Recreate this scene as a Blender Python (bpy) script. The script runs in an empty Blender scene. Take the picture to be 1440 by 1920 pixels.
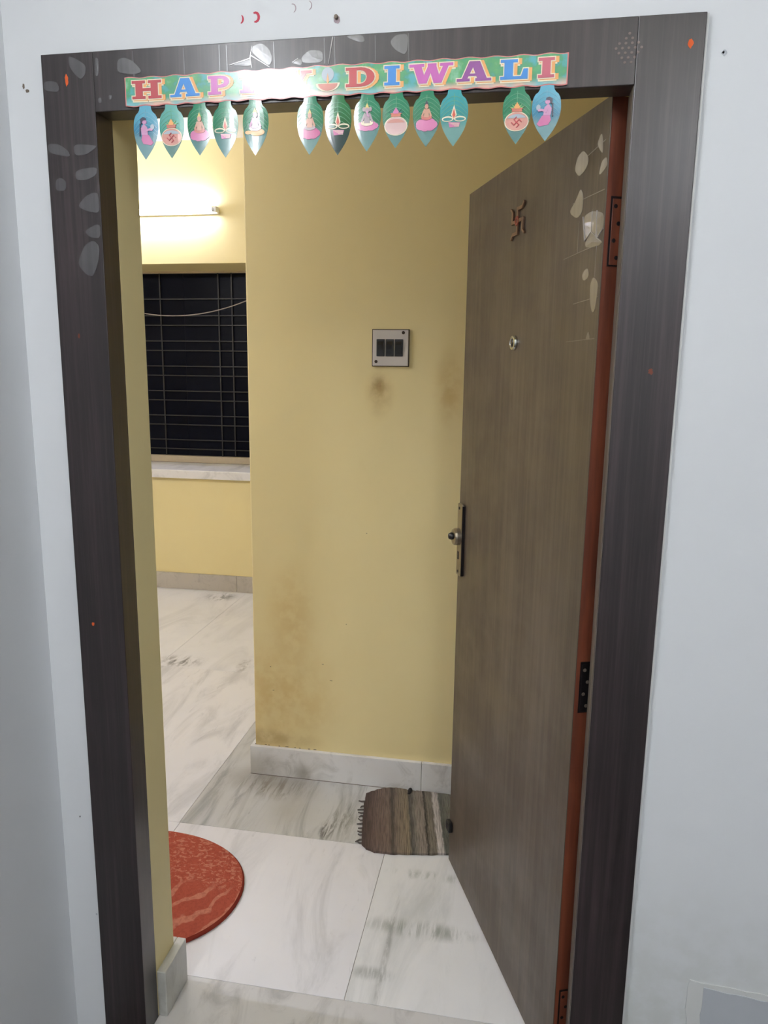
import bpy, bmesh, math, random
from mathutils import Vector, Matrix
random.seed(7)
SC = bpy.context.scene
COL = SC.collection

# ------------------------------------------------------------------ camera, world, exposure
CAM_POS = (0.8533, -1.3105, 1.4761)
CAM_F = 1397.2                      # focal length in pixels of a 1440 x 1920 frame
PITCH, YAW, ROLL = -0.18826, -0.17299, 0.01257
cam_data = bpy.data.cameras.new('camera')
cam = bpy.data.objects.new('camera', cam_data)
COL.objects.link(cam)
cam_data.sensor_fit = 'HORIZONTAL'
cam_data.sensor_width = 36.0
cam_data.lens = CAM_F / 1440.0 * 36.0
cam_data.clip_start = 0.01
cam_data.clip_end = 60.0
_f = Vector((math.sin(YAW) * math.cos(PITCH), math.cos(YAW) * math.cos(PITCH), math.sin(PITCH)))
_r = Vector((math.cos(YAW), -math.sin(YAW), 0.0))
_u = _r.cross(_f)
_r2 = _r * math.cos(ROLL) + _u * math.sin(ROLL)
_u2 = -_r * math.sin(ROLL) + _u * math.cos(ROLL)
_m = Matrix((( _r2.x, _u2.x, -_f.x, CAM_POS[0]), (_r2.y, _u2.y, -_f.y, CAM_POS[1]),
             (_r2.z, _u2.z, -_f.z, CAM_POS[2]), (0, 0, 0, 1)))
cam.matrix_world = _m
SC.camera = cam

world = bpy.data.worlds.new('night')
SC.world = world
world.use_nodes = True
world.node_tree.nodes['Background'].inputs[0].default_value = (0.012, 0.014, 0.022, 1)
world.node_tree.nodes['Background'].inputs[1].default_value = 0.8

SC.view_settings.view_transform = 'Standard'
SC.view_settings.look = 'None'
SC.view_settings.exposure = 0.08
SC.view_settings.gamma = 1.0
SC.view_settings.use_curve_mapping = False
SC.cycles.max_bounces = 9
SC.cycles.glossy_bounces = 4
SC.cycles.transmission_bounces = 2

# strengths of the wall tubes; the inner one is an unseen added fill
TUBE_FRONT_LEFT = 112.0
TUBE_FRONT_RIGHT = 130.0
TUBE_FAR = 58.0
TUBE_INNER_FILL = 195.0

# ------------------------------------------------------------------ measures (metres)
WO, HO = 1.1105, 2.0138             # outer size of the door frame
AL, AR, AT = 0.0991, 0.0993, 0.0973 # widths of frame members
XR = WO - AR
ZH = HO - AT                        # underside of the head
FD = 0.0571                         # frame depth
WY = 0.012                          # face of the white wall
WT = 0.1448                         # back of the white wall
SY, CX = 1.1186, -0.0427            # switch wall plane, its left corner
FY = 3.2671                         # far wall plane
CZ = 2.832                          # ceiling
LX = -0.0785                        # white side wall
RX = 1.66                           # opposite side wall of the front passage
TH = 1.18449                        # opening angle of the door
DW, DH = 0.7321, 1.9243             # door leaf
PZ = -0.15                          # floor of the passage, one step down
HINGE = (0.98527, 0.06042, 0.0)

# ------------------------------------------------------------------ mesh helpers
def box(bm, x0, x1, y0, y1, z0, z1, mi=0):
    v = [bm.verts.new(p) for p in ((x0,y0,z0),(x1,y0,z0),(x1,y1,z0),(x0,y1,z0),(x0,y0,z1),(x1,y0,z1),(x1,y1,z1),(x0,y1,z1))]
    for q in ((0,3,2,1),(4,5,6,7),(0,1,5,4),(1,2,6,5),(2,3,7,6),(3,0,4,7)):
        f = bm.faces.new([v[i] for i in q]); f.material_index = mi
    return v

def area2(p):
    return sum(p[i][0]*p[(i+1) % len(p)][1] - p[(i+1) % len(p)][0]*p[i][1] for i in range(len(p))) / 2

def prism(bm, pts, y0, y1, yf=None, mi=0):
    """polygon in the x-z plane given thickness between y0 (front) and y1; yf(x, z) bends it"""
    pts = list(pts)
    if area2(pts) < 0: pts.reverse()
    g = yf or (lambda x, z: 0.0)
    a = [bm.verts.new((x, y0 + g(x, z), z)) for x, z in pts]
    b = [bm.verts.new((x, y1 + g(x, z), z)) for x, z in pts]
    f = bm.faces.new(a); f.material_index = mi
    f = bm.faces.new(b[::-1]); f.material_index = mi
    n = len(a)
    for i in range(n):
        j = (i + 1) % n
        f = bm.faces.new((a[j], a[i], b[i], b[j])); f.material_index = mi

def bubble(bm, pts, y0, y1, lift):
    """patch of lifted film: rim at y0 over a base at y1, faceted towards a raised ridge"""
    pts = list(pts)
    cx = sum(p[0] for p in pts)/len(pts); cz = sum(p[1] for p in pts)/len(pts)
    a = [bm.verts.new((x, y0, z)) for x, z in pts]
    b = [bm.verts.new((x, y1, z)) for x, z in pts]
    m = [bm.verts.new((cx + (x-cx)*.5, y0 + lift*random.uniform(.35, .8), cz + (z-cz)*.5)) for x, z in pts[::2]]
    c = bm.verts.new((cx, y0 + lift, cz))
    n = len(pts); h = len(m)
    bm.faces.new(b)
    for i in range(n):
        j = (i+1) % n
        bm.faces.new((a[i], a[j], b[j], b[i]))
        if i % 2 == 0: bm.faces.new((a[i], a[j], m[i//2]))
        else: bm.faces.new((a[i], a[j], m[((i+1)//2) % h], m[i//2]))
    for k in range(h): bm.faces.new((m[k], m[(k+1) % h], c))

def plate(bm, pts, z0, z1):
    """polygon in the x-y plane with thickness z0..z1"""
    pts = list(pts)
    if area2(pts) < 0: pts.reverse()
    a = [bm.verts.new((x, y, z0)) for x, y in pts]
    b = [bm.verts.new((x, y, z1)) for x, y in pts]
    bm.faces.new(a[::-1]); bm.faces.new(b)
    for i in range(len(a)):
        j = (i + 1) % len(a)
        bm.faces.new((a[i], a[j], b[j], b[i]))

def tube(bm, pts, r, n=8):
    rings = []
    P = [Vector(p) for p in pts]
    for i, p in enumerate(P):
        t = (P[min(i+1, len(P)-1)] - P[max(i-1, 0)]).normalized()
        up = Vector((0, 0, 1)) if abs(t.z) < .9 else Vector((1, 0, 0))
        a = t.cross(up).normalized(); b = t.cross(a).normalized()
        rr = r[i] if isinstance(r, (list, tuple)) else r
        rings.append([bm.verts.new(p + a*math.cos(2*math.pi*k/n)*rr + b*math.sin(2*math.pi*k/n)*rr) for k in range(n)])
    for i in range(len(rings)-1):
        for k in range(n):
            bm.faces.new((rings[i][k], rings[i][(k+1) % n], rings[i+1][(k+1) % n], rings[i+1][k]))
    bm.faces.new(rings[0][::-1]); bm.faces.new(rings[-1])

def disc(bm, c, axis, rads, n=24):
    """lathe: rads = [(radius, height along axis)...] about c"""
    ax = Vector(axis).normalized()
    up = Vector((0, 0, 1)) if abs(ax.z) < .9 else Vector((1, 0, 0))
    a = ax.cross(up).normalized(); b = ax.cross(a)
    c = Vector(c); rings = []
    for r, h in rads:
        rings.append([bm.verts.new(c + ax*h + (a*math.cos(2*math.pi*k/n) + b*math.sin(2*math.pi*k/n))*r) for k in range(n)])
    for i in range(len(rings)-1):
        for k in range(n):
            bm.faces.new((rings[i][k], rings[i][(k+1) % n], rings[i+1][(k+1) % n], rings[i+1][k]))
    bm.faces.new(rings[0][::-1]); bm.faces.new(rings[-1])

def obj(name, bm, mats, parent=None, bevel=0.0, smooth=False, seg=2):
    me = bpy.data.meshes.new(name)
    bmesh.ops.recalc_face_normals(bm, faces=bm.faces)
    bm.to_mesh(me); bm.free()
    for m in (mats if isinstance(mats, (list, tuple)) else [mats]):
        me.materials.append(m)
    if smooth:
        for p in me.polygons: p.use_smooth = True
    o = bpy.data.objects.new(name, me)
    COL.objects.link(o)
    if parent is not None: o.parent = parent
    if bevel:
        b = o.modifiers.new('bevel', 'BEVEL'); b.width = bevel; b.segments = seg; b.limit_method = 'ANGLE'; b.angle_limit = 0.6
    return o

def empty(name, loc=(0, 0, 0), rz=0.0):
    o = bpy.data.objects.new(name, None)
    COL.objects.link(o); o.location = loc; o.rotation_euler = (0, 0, rz); o.empty_display_size = .05
    return o

def tag(o, label, cat, group=None, kind=None):
    o['label'] = label; o['category'] = cat
    if group: o['group'] = group
    if kind: o['kind'] = kind
    return o

def ell(cx, cz, rx, rz, n=20, a0=0.0, a1=2*math.pi):
    full = abs(a1 - a0 - 2*math.pi) < 1e-6
    m = n if full else n + 1
    return [(cx + rx*math.cos(a0 + (a1-a0)*k/n), cz + rz*math.sin(a0 + (a1-a0)*k/n)) for k in range(m)]

def grow(p, d):
    """offset a convex polygon outward by d"""
    p = list(p)
    if area2(p) < 0: p.reverse()
    out = []; n = len(p)
    for i in range(n):
        a, b, c = Vector(p[i-1]), Vector(p[i]), Vector(p[(i+1) % n])
        e1, e2 = (b-a).normalized(), (c-b).normalized()
        n1, n2 = Vector((e1.y, -e1.x)), Vector((e2.y, -e2.x))
        s = n1 + n2; k = max(0.35, 1 + n1.dot(n2))
        out.append(tuple(b + s * (d / k)))
    return out

# ------------------------------------------------------------------ material helpers
class NT:
    def __init__(self, name):
        self.m = bpy.data.materials.new(name); self.m.use_nodes = True
        self.t = self.m.node_tree; self.b = self.t.nodes['Principled BSDF']
        self.co = None
    def n(self, typ, ins=None, **attrs):
        o = self.t.nodes.new(typ)
        for k, v in attrs.items(): setattr(o, k, v)
        for k, v in (ins or {}).items():
            s = o.inputs[k]
            if hasattr(v, 'is_output') or isinstance(v, bpy.types.NodeSocket): self.t.links.new(v, s)
            else: s.default_value = v
        return o
    def coords(self, scale=(1, 1, 1), rot=(0, 0, 0), loc=(0, 0, 0)):
        if self.co is None: self.co = self.n('ShaderNodeTexCoord').outputs['Object']
        return self.n('ShaderNodeMapping', {'Vector': self.co, 'Scale': scale, 'Rotation': rot, 'Location': loc}).outputs[0]
    def noise(self, vec, scale=5, detail=4, rough=.55, dist=0.0):
        return self.n('ShaderNodeTexNoise', {'Vector': vec, 'Scale': scale, 'Detail': detail, 'Roughness': rough, 'Distortion': dist}).outputs[0]
    def ramp(self, fac, stops, interp='LINEAR'):
        r = self.n('ShaderNodeValToRGB', {'Fac': fac}); cr = r.color_ramp; cr.interpolation = interp
        while len(cr.elements) < len(stops): cr.elements.new(.5)
        for e, (p, c) in zip(cr.elements, stops):
            e.position = p; e.color = c if len(c) == 4 else (*c, 1)
        return r.outputs[0]
    def rampf(self, fac, a, b, v0=0.0, v1=1.0):
        return self.n('ShaderNodeMapRange', {'Value': fac, 'From Min': a, 'From Max': b, 'To Min': v0, 'To Max': v1}, interpolation_type='SMOOTHSTEP').outputs[0]
    def mix(self, fac, a, b, mode='MIX'):
        o = self.n('ShaderNodeMix', data_type='RGBA', blend_type=mode)
        for s, v in ((o.inputs[0], fac), (o.inputs[6], a), (o.inputs[7], b)):
            if isinstance(v, bpy.types.NodeSocket): self.t.links.new(v, s)
            else: s.default_value = v if not isinstance(v, tuple) or len(v) == 4 else (*v, 1)
        return o.outputs[2]
    def math(self, op, a, b=0.0):
        o = self.n('ShaderNodeMath', operation=op)
        for s, v in ((o.inputs[0], a), (o.inputs[1], b)):
            if isinstance(v, bpy.types.NodeSocket): self.t.links.new(v, s)
            else: s.default_value = v
        return o.outputs[0]
    def blob(self, c, r, soft=0.2):
        """1 inside an ellipsoid about c with radii r, fading out"""
        v = self.n('ShaderNodeVectorMath', {0: self.coords(), 1: c}, operation='SUBTRACT').outputs[0]
        v = self.n('ShaderNodeVectorMath', {0: v, 1: (1/r[0], 1/r[1], 1/r[2])}, operation='MULTIPLY').outputs[0]
        l = self.n('ShaderNodeVectorMath', {0: v}, operation='LENGTH').outputs['Value']
        return self.rampf(l, soft, 1.0, 1.0, 0.0)
    def set(self, **kw):
        for k, v in kw.items():
            s = self.b.inputs[k.replace('_', ' ')]
            if isinstance(v, bpy.types.NodeSocket): self.t.links.new(v, s)
            elif isinstance(v, tuple) and len(v) == 3 and s.type == 'RGBA': s.default_value = (*v, 1)
            else: s.default_value = v
        return self.m
    def bump(self, h, strength=.2, dist=.002):
        o = self.n('ShaderNodeBump', {'Height': h, 'Strength': strength, 'Distance': dist})
        self.t.links.new(o.outputs[0], self.b.inputs['Normal'])

def srgb(r, g, b):
    f = lambda c: (c/255/12.92) if c/255 <= .04045 else ((c/255+.055)/1.055)**2.4
    return (f(r), f(g), f(b))

def plain(name, col, rough=.5, metal=0.0, spec=.5, coat=0.0, crough=.1):
    n = NT(name)
    v = n.noise(n.coords((1, 1, 1)), 60, 2)
    c = n.mix(n.rampf(v, .3, .7, 0, .18), col, tuple(x*.72 for x in col))
    return n.set(Base_Color=c, Roughness=rough, Metallic=metal, Specular_IOR_Level=spec, Coat_Weight=coat, Coat_Roughness=crough)

def paint(name, col, dirt, stains=(), rough=.55):
    n = NT(name)
    big = n.noise(n.coords(), 2.2, 5, .6)
    c = n.mix(n.rampf(big, .35, .75, 0, .22), col, tuple(x*y for x, y in zip(col, dirt)))
    sm = n.noise(n.coords((1, 1, .45)), 9, 6, .65)
    c = n.mix(n.rampf(sm, .58, .8, 0, .25), c, tuple(x*y for x, y in zip(col, dirt)))
    if stains: sn = n.rampf(n.noise(n.coords(), 22, 4), .3, .65, .35, 1.0)
    for cen, rad, scol, k in stains:
        w = n.math('MULTIPLY', n.blob(cen, rad, .05), sn)
        c = n.mix(n.math('MULTIPLY', w, k), c, scol)
    return n.set(Base_Color=c, Roughness=rough, Specular_IOR_Level=.35)

def marble(name, base, vein, ang=0.0, stretch=6.0, amount=.5, scale=3.0, spots=(), loc=(0, 0, 0), grime=()):
    n = NT(name)
    v = n.coords((scale, scale/stretch, scale), (0, 0, ang), loc)
    w = n.noise(n.coords((1, 1, 1), (0, 0, 0), loc), 4, 4)
    a = n.noise(v, 2.0, 6, .66, .9)
    c = n.mix(n.rampf(a, .46, .74, 0, amount), base, vein)
    b = n.noise(v, 6.0, 6, .7, 1.6)
    c = n.mix(n.rampf(b, .60, .78, 0, amount*.75), c, tuple(x*.75 for x in vein))
    c = n.mix(n.rampf(w, .35, .7, 0, .22), c, tuple(x*.82 for x in base))
    if spots: sn = n.rampf(n.noise(v, 9, 6, .7, .8), .42, .62)
    for cen, rad, scol, k in spots:
        ww = n.math('MULTIPLY', n.blob(cen, rad, .2), sn)
        c = n.mix(n.math('MULTIPLY', ww, k), c, scol)
    for cen, rad, scol, k in grime:
        c = n.mix(n.math('MULTIPLY', n.math('MULTIPLY', n.blob(cen, rad, .1), n.rampf(w, .3, .6, .5, 1.0)), k), c, scol)
    r = n.rampf(w, .3, .7, .29, .38)
    return n.set(Base_Color=c, Roughness=r, Specular_IOR_Level=.5)

def laminate(name, c0, c1, c2, rough=(.3, .5), grain=70, coat=.0, spec=.5):
    n = NT(name)
    g = n.noise(n.coords((grain, grain, 1.6)), 1.0, 6, .7, .15)
    w = n.noise(n.coords((9, 9, .5)), 1.0, 4, .6)
    c = n.ramp(n.math('ADD', n.math('MULTIPLY', g, .7), n.math('MULTIPLY', w, .3)), [(.32, c0), (.5, c1), (.68, c2)])
    f = n.noise(n.coords((260, 260, 5)), 1.0, 3, .6)
    c = n.mix(n.rampf(f, .5, .75, 0, .35), c, c2)
    r = n.rampf(n.noise(n.coords((3, 3, 3)), 1.6, 5, .6), .35, .65, rough[0], rough[1])
    return n.set(Base_Color=c, Roughness=r, Specular_IOR_Level=spec, Coat_Weight=coat, Coat_Roughness=.30)

def glow(name, col, s):
    n = NT(name)
    return n.set(Base_Color=(.8, .8, .8), Emission_Color=col, Emission_Strength=s)

YEL = srgb(234, 218, 165)
M = {}
M['white'] = paint('white_paint', srgb(224, 226, 229), (.9, .91, .92), [((1.15, WY, .15), (.9, .3, .5), srgb(190, 192, 184), .5)])
M['yellow'] = paint('yellow_paint', YEL, (.93, .88, .78))
M['yellow_switch'] = paint('yellow_paint_worn', YEL, (.92, .86, .76), [
    ((.405, SY, 1.425), (.035, .2, .05), srgb(140, 108, 66), .85),
    ((.41, SY, 1.40), (.06, .2, .10), srgb(176, 146, 92), .6),
    ((.64, SY, 1.42), (.07, .2, .16), srgb(200, 165, 100), .6),
    ((.05, SY, .30), (.30, .2, .30), srgb(206, 172, 104), .55),
    ((.10, SY, .62), (.12, .2, .25), srgb(206, 172, 108), .5),
    ((.0, SY, .14), (.25, .2, .05), srgb(150, 118, 74), .5)])
M['white_plain'] = plain('white_paint_plain', srgb(220, 222, 225), .6, 0, .3)
M['ceiling'] = paint('ceiling_paint', srgb(236, 232, 218), (.95, .94, .92))
M['lam_frame'] = laminate('dark_laminate', (.005, .0028, .0032), (.017, .0105, .0116), (.052, .034, .0365), (.45, .56), 70, coat=.8, spec=.3)
M['lam_door'] = laminate('door_laminate', (.046, .034, .026), (.080, .060, .044), (.120, .093, .070), (.34, .5), 60)
M['film'] = None
n = NT('peeling_film')
M['film'] = n.set(Base_Color=n.mix(n.rampf(n.noise(n.coords((90, 90, 3)), 1, 4), .3, .7), (.038, .035, .038), (.06, .056, .06)), Roughness=.36, Specular_IOR_Level=.8, Coat_Weight=1.0, Coat_Roughness=.24)
n = NT('peeling_film_door')
M['film_door'] = n.set(Base_Color=n.mix(n.rampf(n.noise(n.coords((90, 90, 3)), 1, 4), .3, .7), (.16, .14, .122), (.205, .182, .16)), Roughness=.34, Specular_IOR_Level=.8, Coat_Weight=1.0, Coat_Roughness=.13)
M['crease'] = plain('film_crease', srgb(168, 162, 160), .3, 0, .8, 1.0, .15)
n = NT('edge_band')
M['edge_band'] = n.set(Base_Color=n.mix(n.rampf(n.noise(n.coords((60, 60, 3)), 1, 4), .3, .7), (.09, .075, .062), (.17, .145, .125)), Roughness=.5)
n = NT('red_oxide_wood')
M['oxide'] = n.set(Base_Color=n.mix(n.rampf(n.noise(n.coords((40, 40, 3)), 1, 5, .6), .35, .7), srgb(126, 66, 44), srgb(94, 48, 34)), Roughness=.5)
M['vermilion'] = plain('vermilion', srgb(214, 92, 40), .8)
M['vermilion_faint'] = plain('vermilion_faint', srgb(120, 66, 50), .8)
M['redmark'] = plain('red_mark', srgb(188, 66, 84), .8)
M['redfaint'] = plain('red_mark_faint', srgb(176, 158, 164), .8)
M['grime'] = plain('grime', srgb(112, 100, 90), .9)
M['steel'] = plain('worn_steel', srgb(150, 140, 124), .35, .9)
M['steel_dark'] = plain('dark_steel', srgb(46, 42, 44), .42, .7)
M['black'] = plain('black_plastic', srgb(22, 22, 26), .28)
M['brass'] = plain('chrome', srgb(196, 200, 196), .18, 1.0)
M['copper'] = plain('copper_emblem', srgb(134, 104, 82), .42, .2)
M['copper_red'] = plain('red_emblem_centre', srgb(160, 84, 66), .5)
M['dotprint'] = plain('faint_dot_print', srgb(112, 98, 92), .6)
M['cement'] = paint('cement_grey', srgb(188, 192, 198), (.70, .72, .74))
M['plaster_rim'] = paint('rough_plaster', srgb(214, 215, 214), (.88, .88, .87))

def struct(o, label, cat):
    return tag(o, label, cat, kind='structure')

# ------------------------------------------------------------------ walls, ceilings, floor
# white wall with the door opening: white towards the passage, yellow inside and in the reveal
bm = bmesh.new()
box(bm, -3.3, 0.0, WY, WT, PZ, CZ)
box(bm, WO, 1.80, WY, WT, PZ, CZ)
box(bm, 0.0, WO, WY, WT, HO, CZ)
box(bm, 0.0, AL, FD, WT, 0, HO)
box(bm, XR + .045, WO, FD, WT, 0, HO)
box(bm, AL, XR + .045, FD + .005, WT, ZH + .062, HO)
for f in bm.faces:
    f.normal_update()
    c = f.calc_center_median()
    if not (abs(f.normal.y) > .9 and c.y < WY + .001): f.material_index = 1
wall_front = struct(obj('wall_front', bm, [M['white'], M['yellow']]), 'white painted wall around the dark door frame', 'wall')

bm = bmesh.new(); box(bm, LX - .12, LX, -3.6, WY, PZ, CZ)
struct(obj('wall_left', bm, M['white']), 'white side wall running towards the camera at the left edge', 'wall')
bm = bmesh.new(); box(bm, RX, RX + .12, -3.6, WY, PZ, CZ)
struct(obj('wall_right', bm, M['white_plain']), 'white side wall of the passage, right of the camera', 'wall')
bm = bmesh.new(); box(bm, LX - .12, RX + .12, -3.72, -3.6, PZ, CZ)
struct(obj('wall_rear', bm, M['white_plain']), 'white wall of the passage behind the camera', 'wall')

# solid block whose face carries the switch plate
bm = bmesh.new(); box(bm, CX, 1.80, SY, FY, 0, CZ)
struct(obj('wall_inner', bm, M['yellow_switch'], bevel=.004), 'yellow wall with the switch plate, facing the doorway', 'wall')
bm = bmesh.new(); box(bm, 1.70, 1.80, WT, SY, 0, CZ)
struct(obj('wall_inner_right', bm, M['yellow']), 'yellow side wall hidden behind the open door', 'wall')
bm = bmesh.new(); box(bm, -3.3, -3.2, WT, FY, 0, CZ)
struct(obj('wall_inner_left', bm, M['yellow']), 'yellow wall at the left end of the inner room', 'wall')

# far wall with the window opening
WX0, WX1, WZ0, WZ1, WBY = -2.35, -0.50, 0.765, 2.115, FY + .40
bm = bmesh.new()
box(bm, -3.3, WX0, FY, WBY, 0, CZ); box(bm, WX1, CX + .3, FY, WBY, 0, CZ)
box(bm, WX0, WX1, FY, WBY, 0, WZ0); box(bm, WX0, WX1, FY, WBY, WZ1, CZ)
struct(obj('wall_far', bm, M['yellow']), 'far yellow wall with the dark window and tube light', 'wall')

bm = bmesh.new()
box(bm, -3.3, 1.8, WT, WBY, CZ, CZ + .1); box(bm, LX - .12, RX + .12, -3.72, WT, CZ, CZ + .1)
struct(obj('ceiling', bm, M['ceiling']), 'cream ceiling seen above the far wall', 'ceiling')

# floor of marble slabs
M['mb_white'] = marble('marble_white', srgb(230, 228, 230), srgb(164, 163, 164), .35, 4, .6, 3.4)
M['mb_far'] = marble('marble_far', srgb(228, 227, 230), srgb(168, 168, 172), -.5, 3, .42, 2.4, [
    ((-.78, 2.06, 0), (.16, .10, .2), srgb(96, 92, 92), .9), ((-1.0, 3.14, 0), (.14, .12, .2), srgb(98, 98, 98), .9), ((-.45, 2.06, 0), (.05, .12, .2), srgb(120, 116, 114), .8)])
M['mb_veined'] = marble('marble_veined', srgb(198, 197, 194), srgb(132, 132, 128), .14, 7, .95, 5.5, [
    ((.305, .82, 0), (.035, .085, .2), srgb(64, 58, 50), 1.0), ((.34, .90, 0), (.07, .16, .2), srgb(120, 116, 104), .8),
    ((.06, 1.03, 0), (.20, .10, .2), srgb(128, 120, 106), .9), ((-.15, 1.0, 0), (.03, .28, .2), srgb(150, 148, 146), .8),
    ((-.05, .95, 0), (.03, .2, .2), srgb(150, 148, 146), .8)],
    grime=[((.02, 1.08, 0), (.22, .12, .3), srgb(128, 120, 106), .75), ((.16, .95, 0), (.12, .2, .3), srgb(164, 160, 150), .6)])
M['mb_cross'] = marble('marble_cross', srgb(232, 231, 230), srgb(160, 163, 160), 1.62, 6, .5, 2.8, [
    ((.66, .44, 0), (.20, .045, .2), srgb(146, 150, 142), .9), ((.66, .66, 0), (.16, .03, .2), srgb(168, 172, 164), .8),
    ((.585, .34, 0), (.012, .30, .2), srgb(150, 150, 148), .8), ((.56, .27, 0), (.08, .03, .2), srgb(160, 162, 158), .8)], (3.1, 1.7, 0))
M['mb_grey'] = marble('marble_threshold', srgb(206, 203, 200), srgb(148, 146, 144), .5, 2, .7, 6.0, (), (7.3, 2.2, 0))
B_ = .0155
M['mb_skirt'] = marble('marble_skirting', srgb(232, 231, 230), srgb(176, 173, 168), .0, .4, .65, 6.0,
    grime=[((.0, -B_, .03), (.16, .2, .09), srgb(150, 144, 132), .6), ((.18, -B_, .02), (.05, .2, .06), srgb(138, 132, 120), .6)])
M['mb_skirt_far'] = marble('marble_skirting_far', srgb(190, 182, 172), srgb(140, 132, 124), .0, .5, .6, 4.5, [((-1.3, FY, .06), (.33, .2, .06), srgb(70, 64, 60), .9)])
M['mb_skirt_shaded'] = marble('marble_skirting_shaded', srgb(196, 195, 188), srgb(150, 146, 136), .0, .5, .6, 5.0)  # darker copy of the skirting marble, shade put into its colour
M['mb_dark'] = marble('dark_passage_stone', srgb(74, 70, 66), srgb(52, 48, 46), .4, 3, .5, 3.0)
M['grout'] = plain('grout', srgb(150, 140, 126), .8)
floor = struct(empty('floor'), 'pale veined marble slab floor', 'floor')
bm = bmesh.new(); box(bm, -3.3, 1.8, WT, FY + .05, PZ, -.0022); box(bm, AL, XR, .001, WT, PZ, -.0022)
obj('bed', bm, M['grout'], floor)
bm = bmesh.new(); box(bm, LX, RX, -3.6, WY, PZ - .06, PZ - .0022)
obj('passage_bed', bm, M['grout'], floor)
rows = [(-.0006, .1795, [(AL, XR + .045, 'mb_grey')]), (WT, .1795, [(-3.2, AL, 'mb_white'), (XR + .045, 1.70, 'mb_white')]),
        (.1795, .768, [(-3.2, -1.45, 'mb_white'), (-1.45, -.82, 'mb_white'), (-.82, -.18, 'mb_white'), (-.18, .511, 'mb_white'), (.511, 1.15, 'mb_cross'), (1.15, 1.70, 'mb_cross')]),
        (.768, 1.985, [(-3.2, -1.5, 'mb_white'), (-1.5, -.84, 'mb_white'), (-.84, -.183, 'mb_white'), (-.183, .56, 'mb_veined'), (.56, 1.70, 'mb_veined')]),
        (1.985, FY, [(-3.2, -1.5, 'mb_far'), (-1.5, -.87, 'mb_far'), (-.87, -.20, 'mb_far'), (-.20, .0, 'mb_far')])]
for fy in (-3.6, -2.4, -1.2):
    rows.append((fy, fy + 1.2, [(LX, .52, 'mb_dark'), (.52, 1.66, 'mb_dark')]))
for y0, y1, cells in rows:
    for x0, x1, mk in cells:
        zz = PZ if y0 < -.5 else 0
        bm = bmesh.new(); box(bm, x0 + .0006, x1 - .0006, y0 + .0006, y1 - .0006, zz - .0021, zz)
        obj('slab', bm, M[mk], floor, bevel=.0004, seg=1)

# skirting stones
B = .0155
bb = struct(empty('baseboard_inner', (CX, SY, 0)), 'grey-white marble skirting under the switch plate wall', 'skirting')
bm = bmesh.new(); box(bm, -B, .62, -B, 0, 0, .1103); obj('stone', bm, M['mb_skirt'], bb, bevel=.0015)
bm = bmesh.new(); box(bm, .6215, 1.70, -B, 0, 0, .1103); obj('stone', bm, M['mb_skirt'], bb, bevel=.0015)
bm = bmesh.new(); box(bm, -B, 0, 0.001, FY - SY, 0, .1103); obj('stone', bm, M['mb_skirt'], bb, bevel=.0015)
bb = struct(empty('baseboard_far', (-3.2, FY, 0)), 'brown-stained marble skirting under the far window', 'skirting')
for x0, x1 in ((0, 1.1), (1.1, 2.262), (2.262, 3.1)):
    bm = bmesh.new(); box(bm, x0 + .001, x1 - .001, -B, 0, 0, .1103); obj('stone', bm, M['mb_skirt_far'], bb, bevel=.0015)
bb = struct(empty('baseboard_reveal', (AL, WT, 0)), 'small grey skirting stone wrapping the left corner of the doorway', 'skirting')
bm = bmesh.new(); box(bm, 0, .022, FD - WT + .0006, .022, 0, .1170); obj('stone', bm, M['mb_skirt_shaded'], bb, bevel=.002)
bm = bmesh.new(); box(bm, -3.2 - AL, -.0005, 0, .022, 0, .1170); obj('stone', bm, M['mb_skirt_shaded'], bb, bevel=.002)

bm = bmesh.new(); box(bm, -.0155, .62, -.0168, -.0150, 0, .0016); obj('joint', bm, M['grime'], bpy.data.objects['baseboard_inner'])
# cement patch with a torn plaster rim, low on the white wall
def jag(pts, k=.003):
    out = []
    for i, p in enumerate(pts):
        q = pts[(i+1) % len(pts)]
        L = math.dist(p, q); m = max(1, int(L / .02))
        for j in range(m):
            t = j / m
            out.append((p[0] + (q[0]-p[0])*t + random.uniform(-k, k), p[1] + (q[1]-p[1])*t + random.uniform(-k, k)))
    return out
bm = bmesh.new(); prism(bm, jag([(1.228, .02), (1.228, .336), (1.60, .305), (1.60, .02)]), WY - .0022, WY + .001)
obj('plaster_rim', bm, M['plaster_rim'], wall_front)
bm = bmesh.new(); prism(bm, jag([(1.255, .03), (1.255, .322), (1.59, .294), (1.59, .03)], .002), WY - .0034, WY - .0012)
obj('cement_patch', bm, M['cement'], wall_front)
# stray marks on the white wall
def arc_mark(cx, cz, r, w, a0, a1, mat, name='red_smudge', y=WY, parent=wall_front):
    bm = bmesh.new(); N = 8
    o = [(cx + r*math.cos(a0+(a1-a0)*i/N), cz + r*1.15*math.sin(a0+(a1-a0)*i/N)) for i in range(N+1)]
    i_ = [(cx + (r-w*(.4+.6*math.sin(math.pi*i/N)))*math.cos(a0+(a1-a0)*i/N), cz + (r-w*(.4+.6*math.sin(math.pi*i/N)))*1.15*math.sin(a0+(a1-a0)*i/N)) for i in range(N+1)]
    for k in range(N): prism(bm, [o[k], o[k+1], i_[k+1], i_[k]], y - .0005, y + .0005)
    return obj(name, bm, mat, parent)
arc_mark(.3935, 2.0545, .0075, .0045, -2.0, 2.2, M['redmark'])
arc_mark(.3665, 2.0530, .0060, .0030, -1.5, 1.2, M['redmark'])
arc_mark(.4579, 2.0640, .0060, .0016, -1.3, 1.9, M['redfaint'])
arc_mark(.4850, 2.0665, .0060, .0014, -1.4, 1.4, M['redfaint'])
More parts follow.
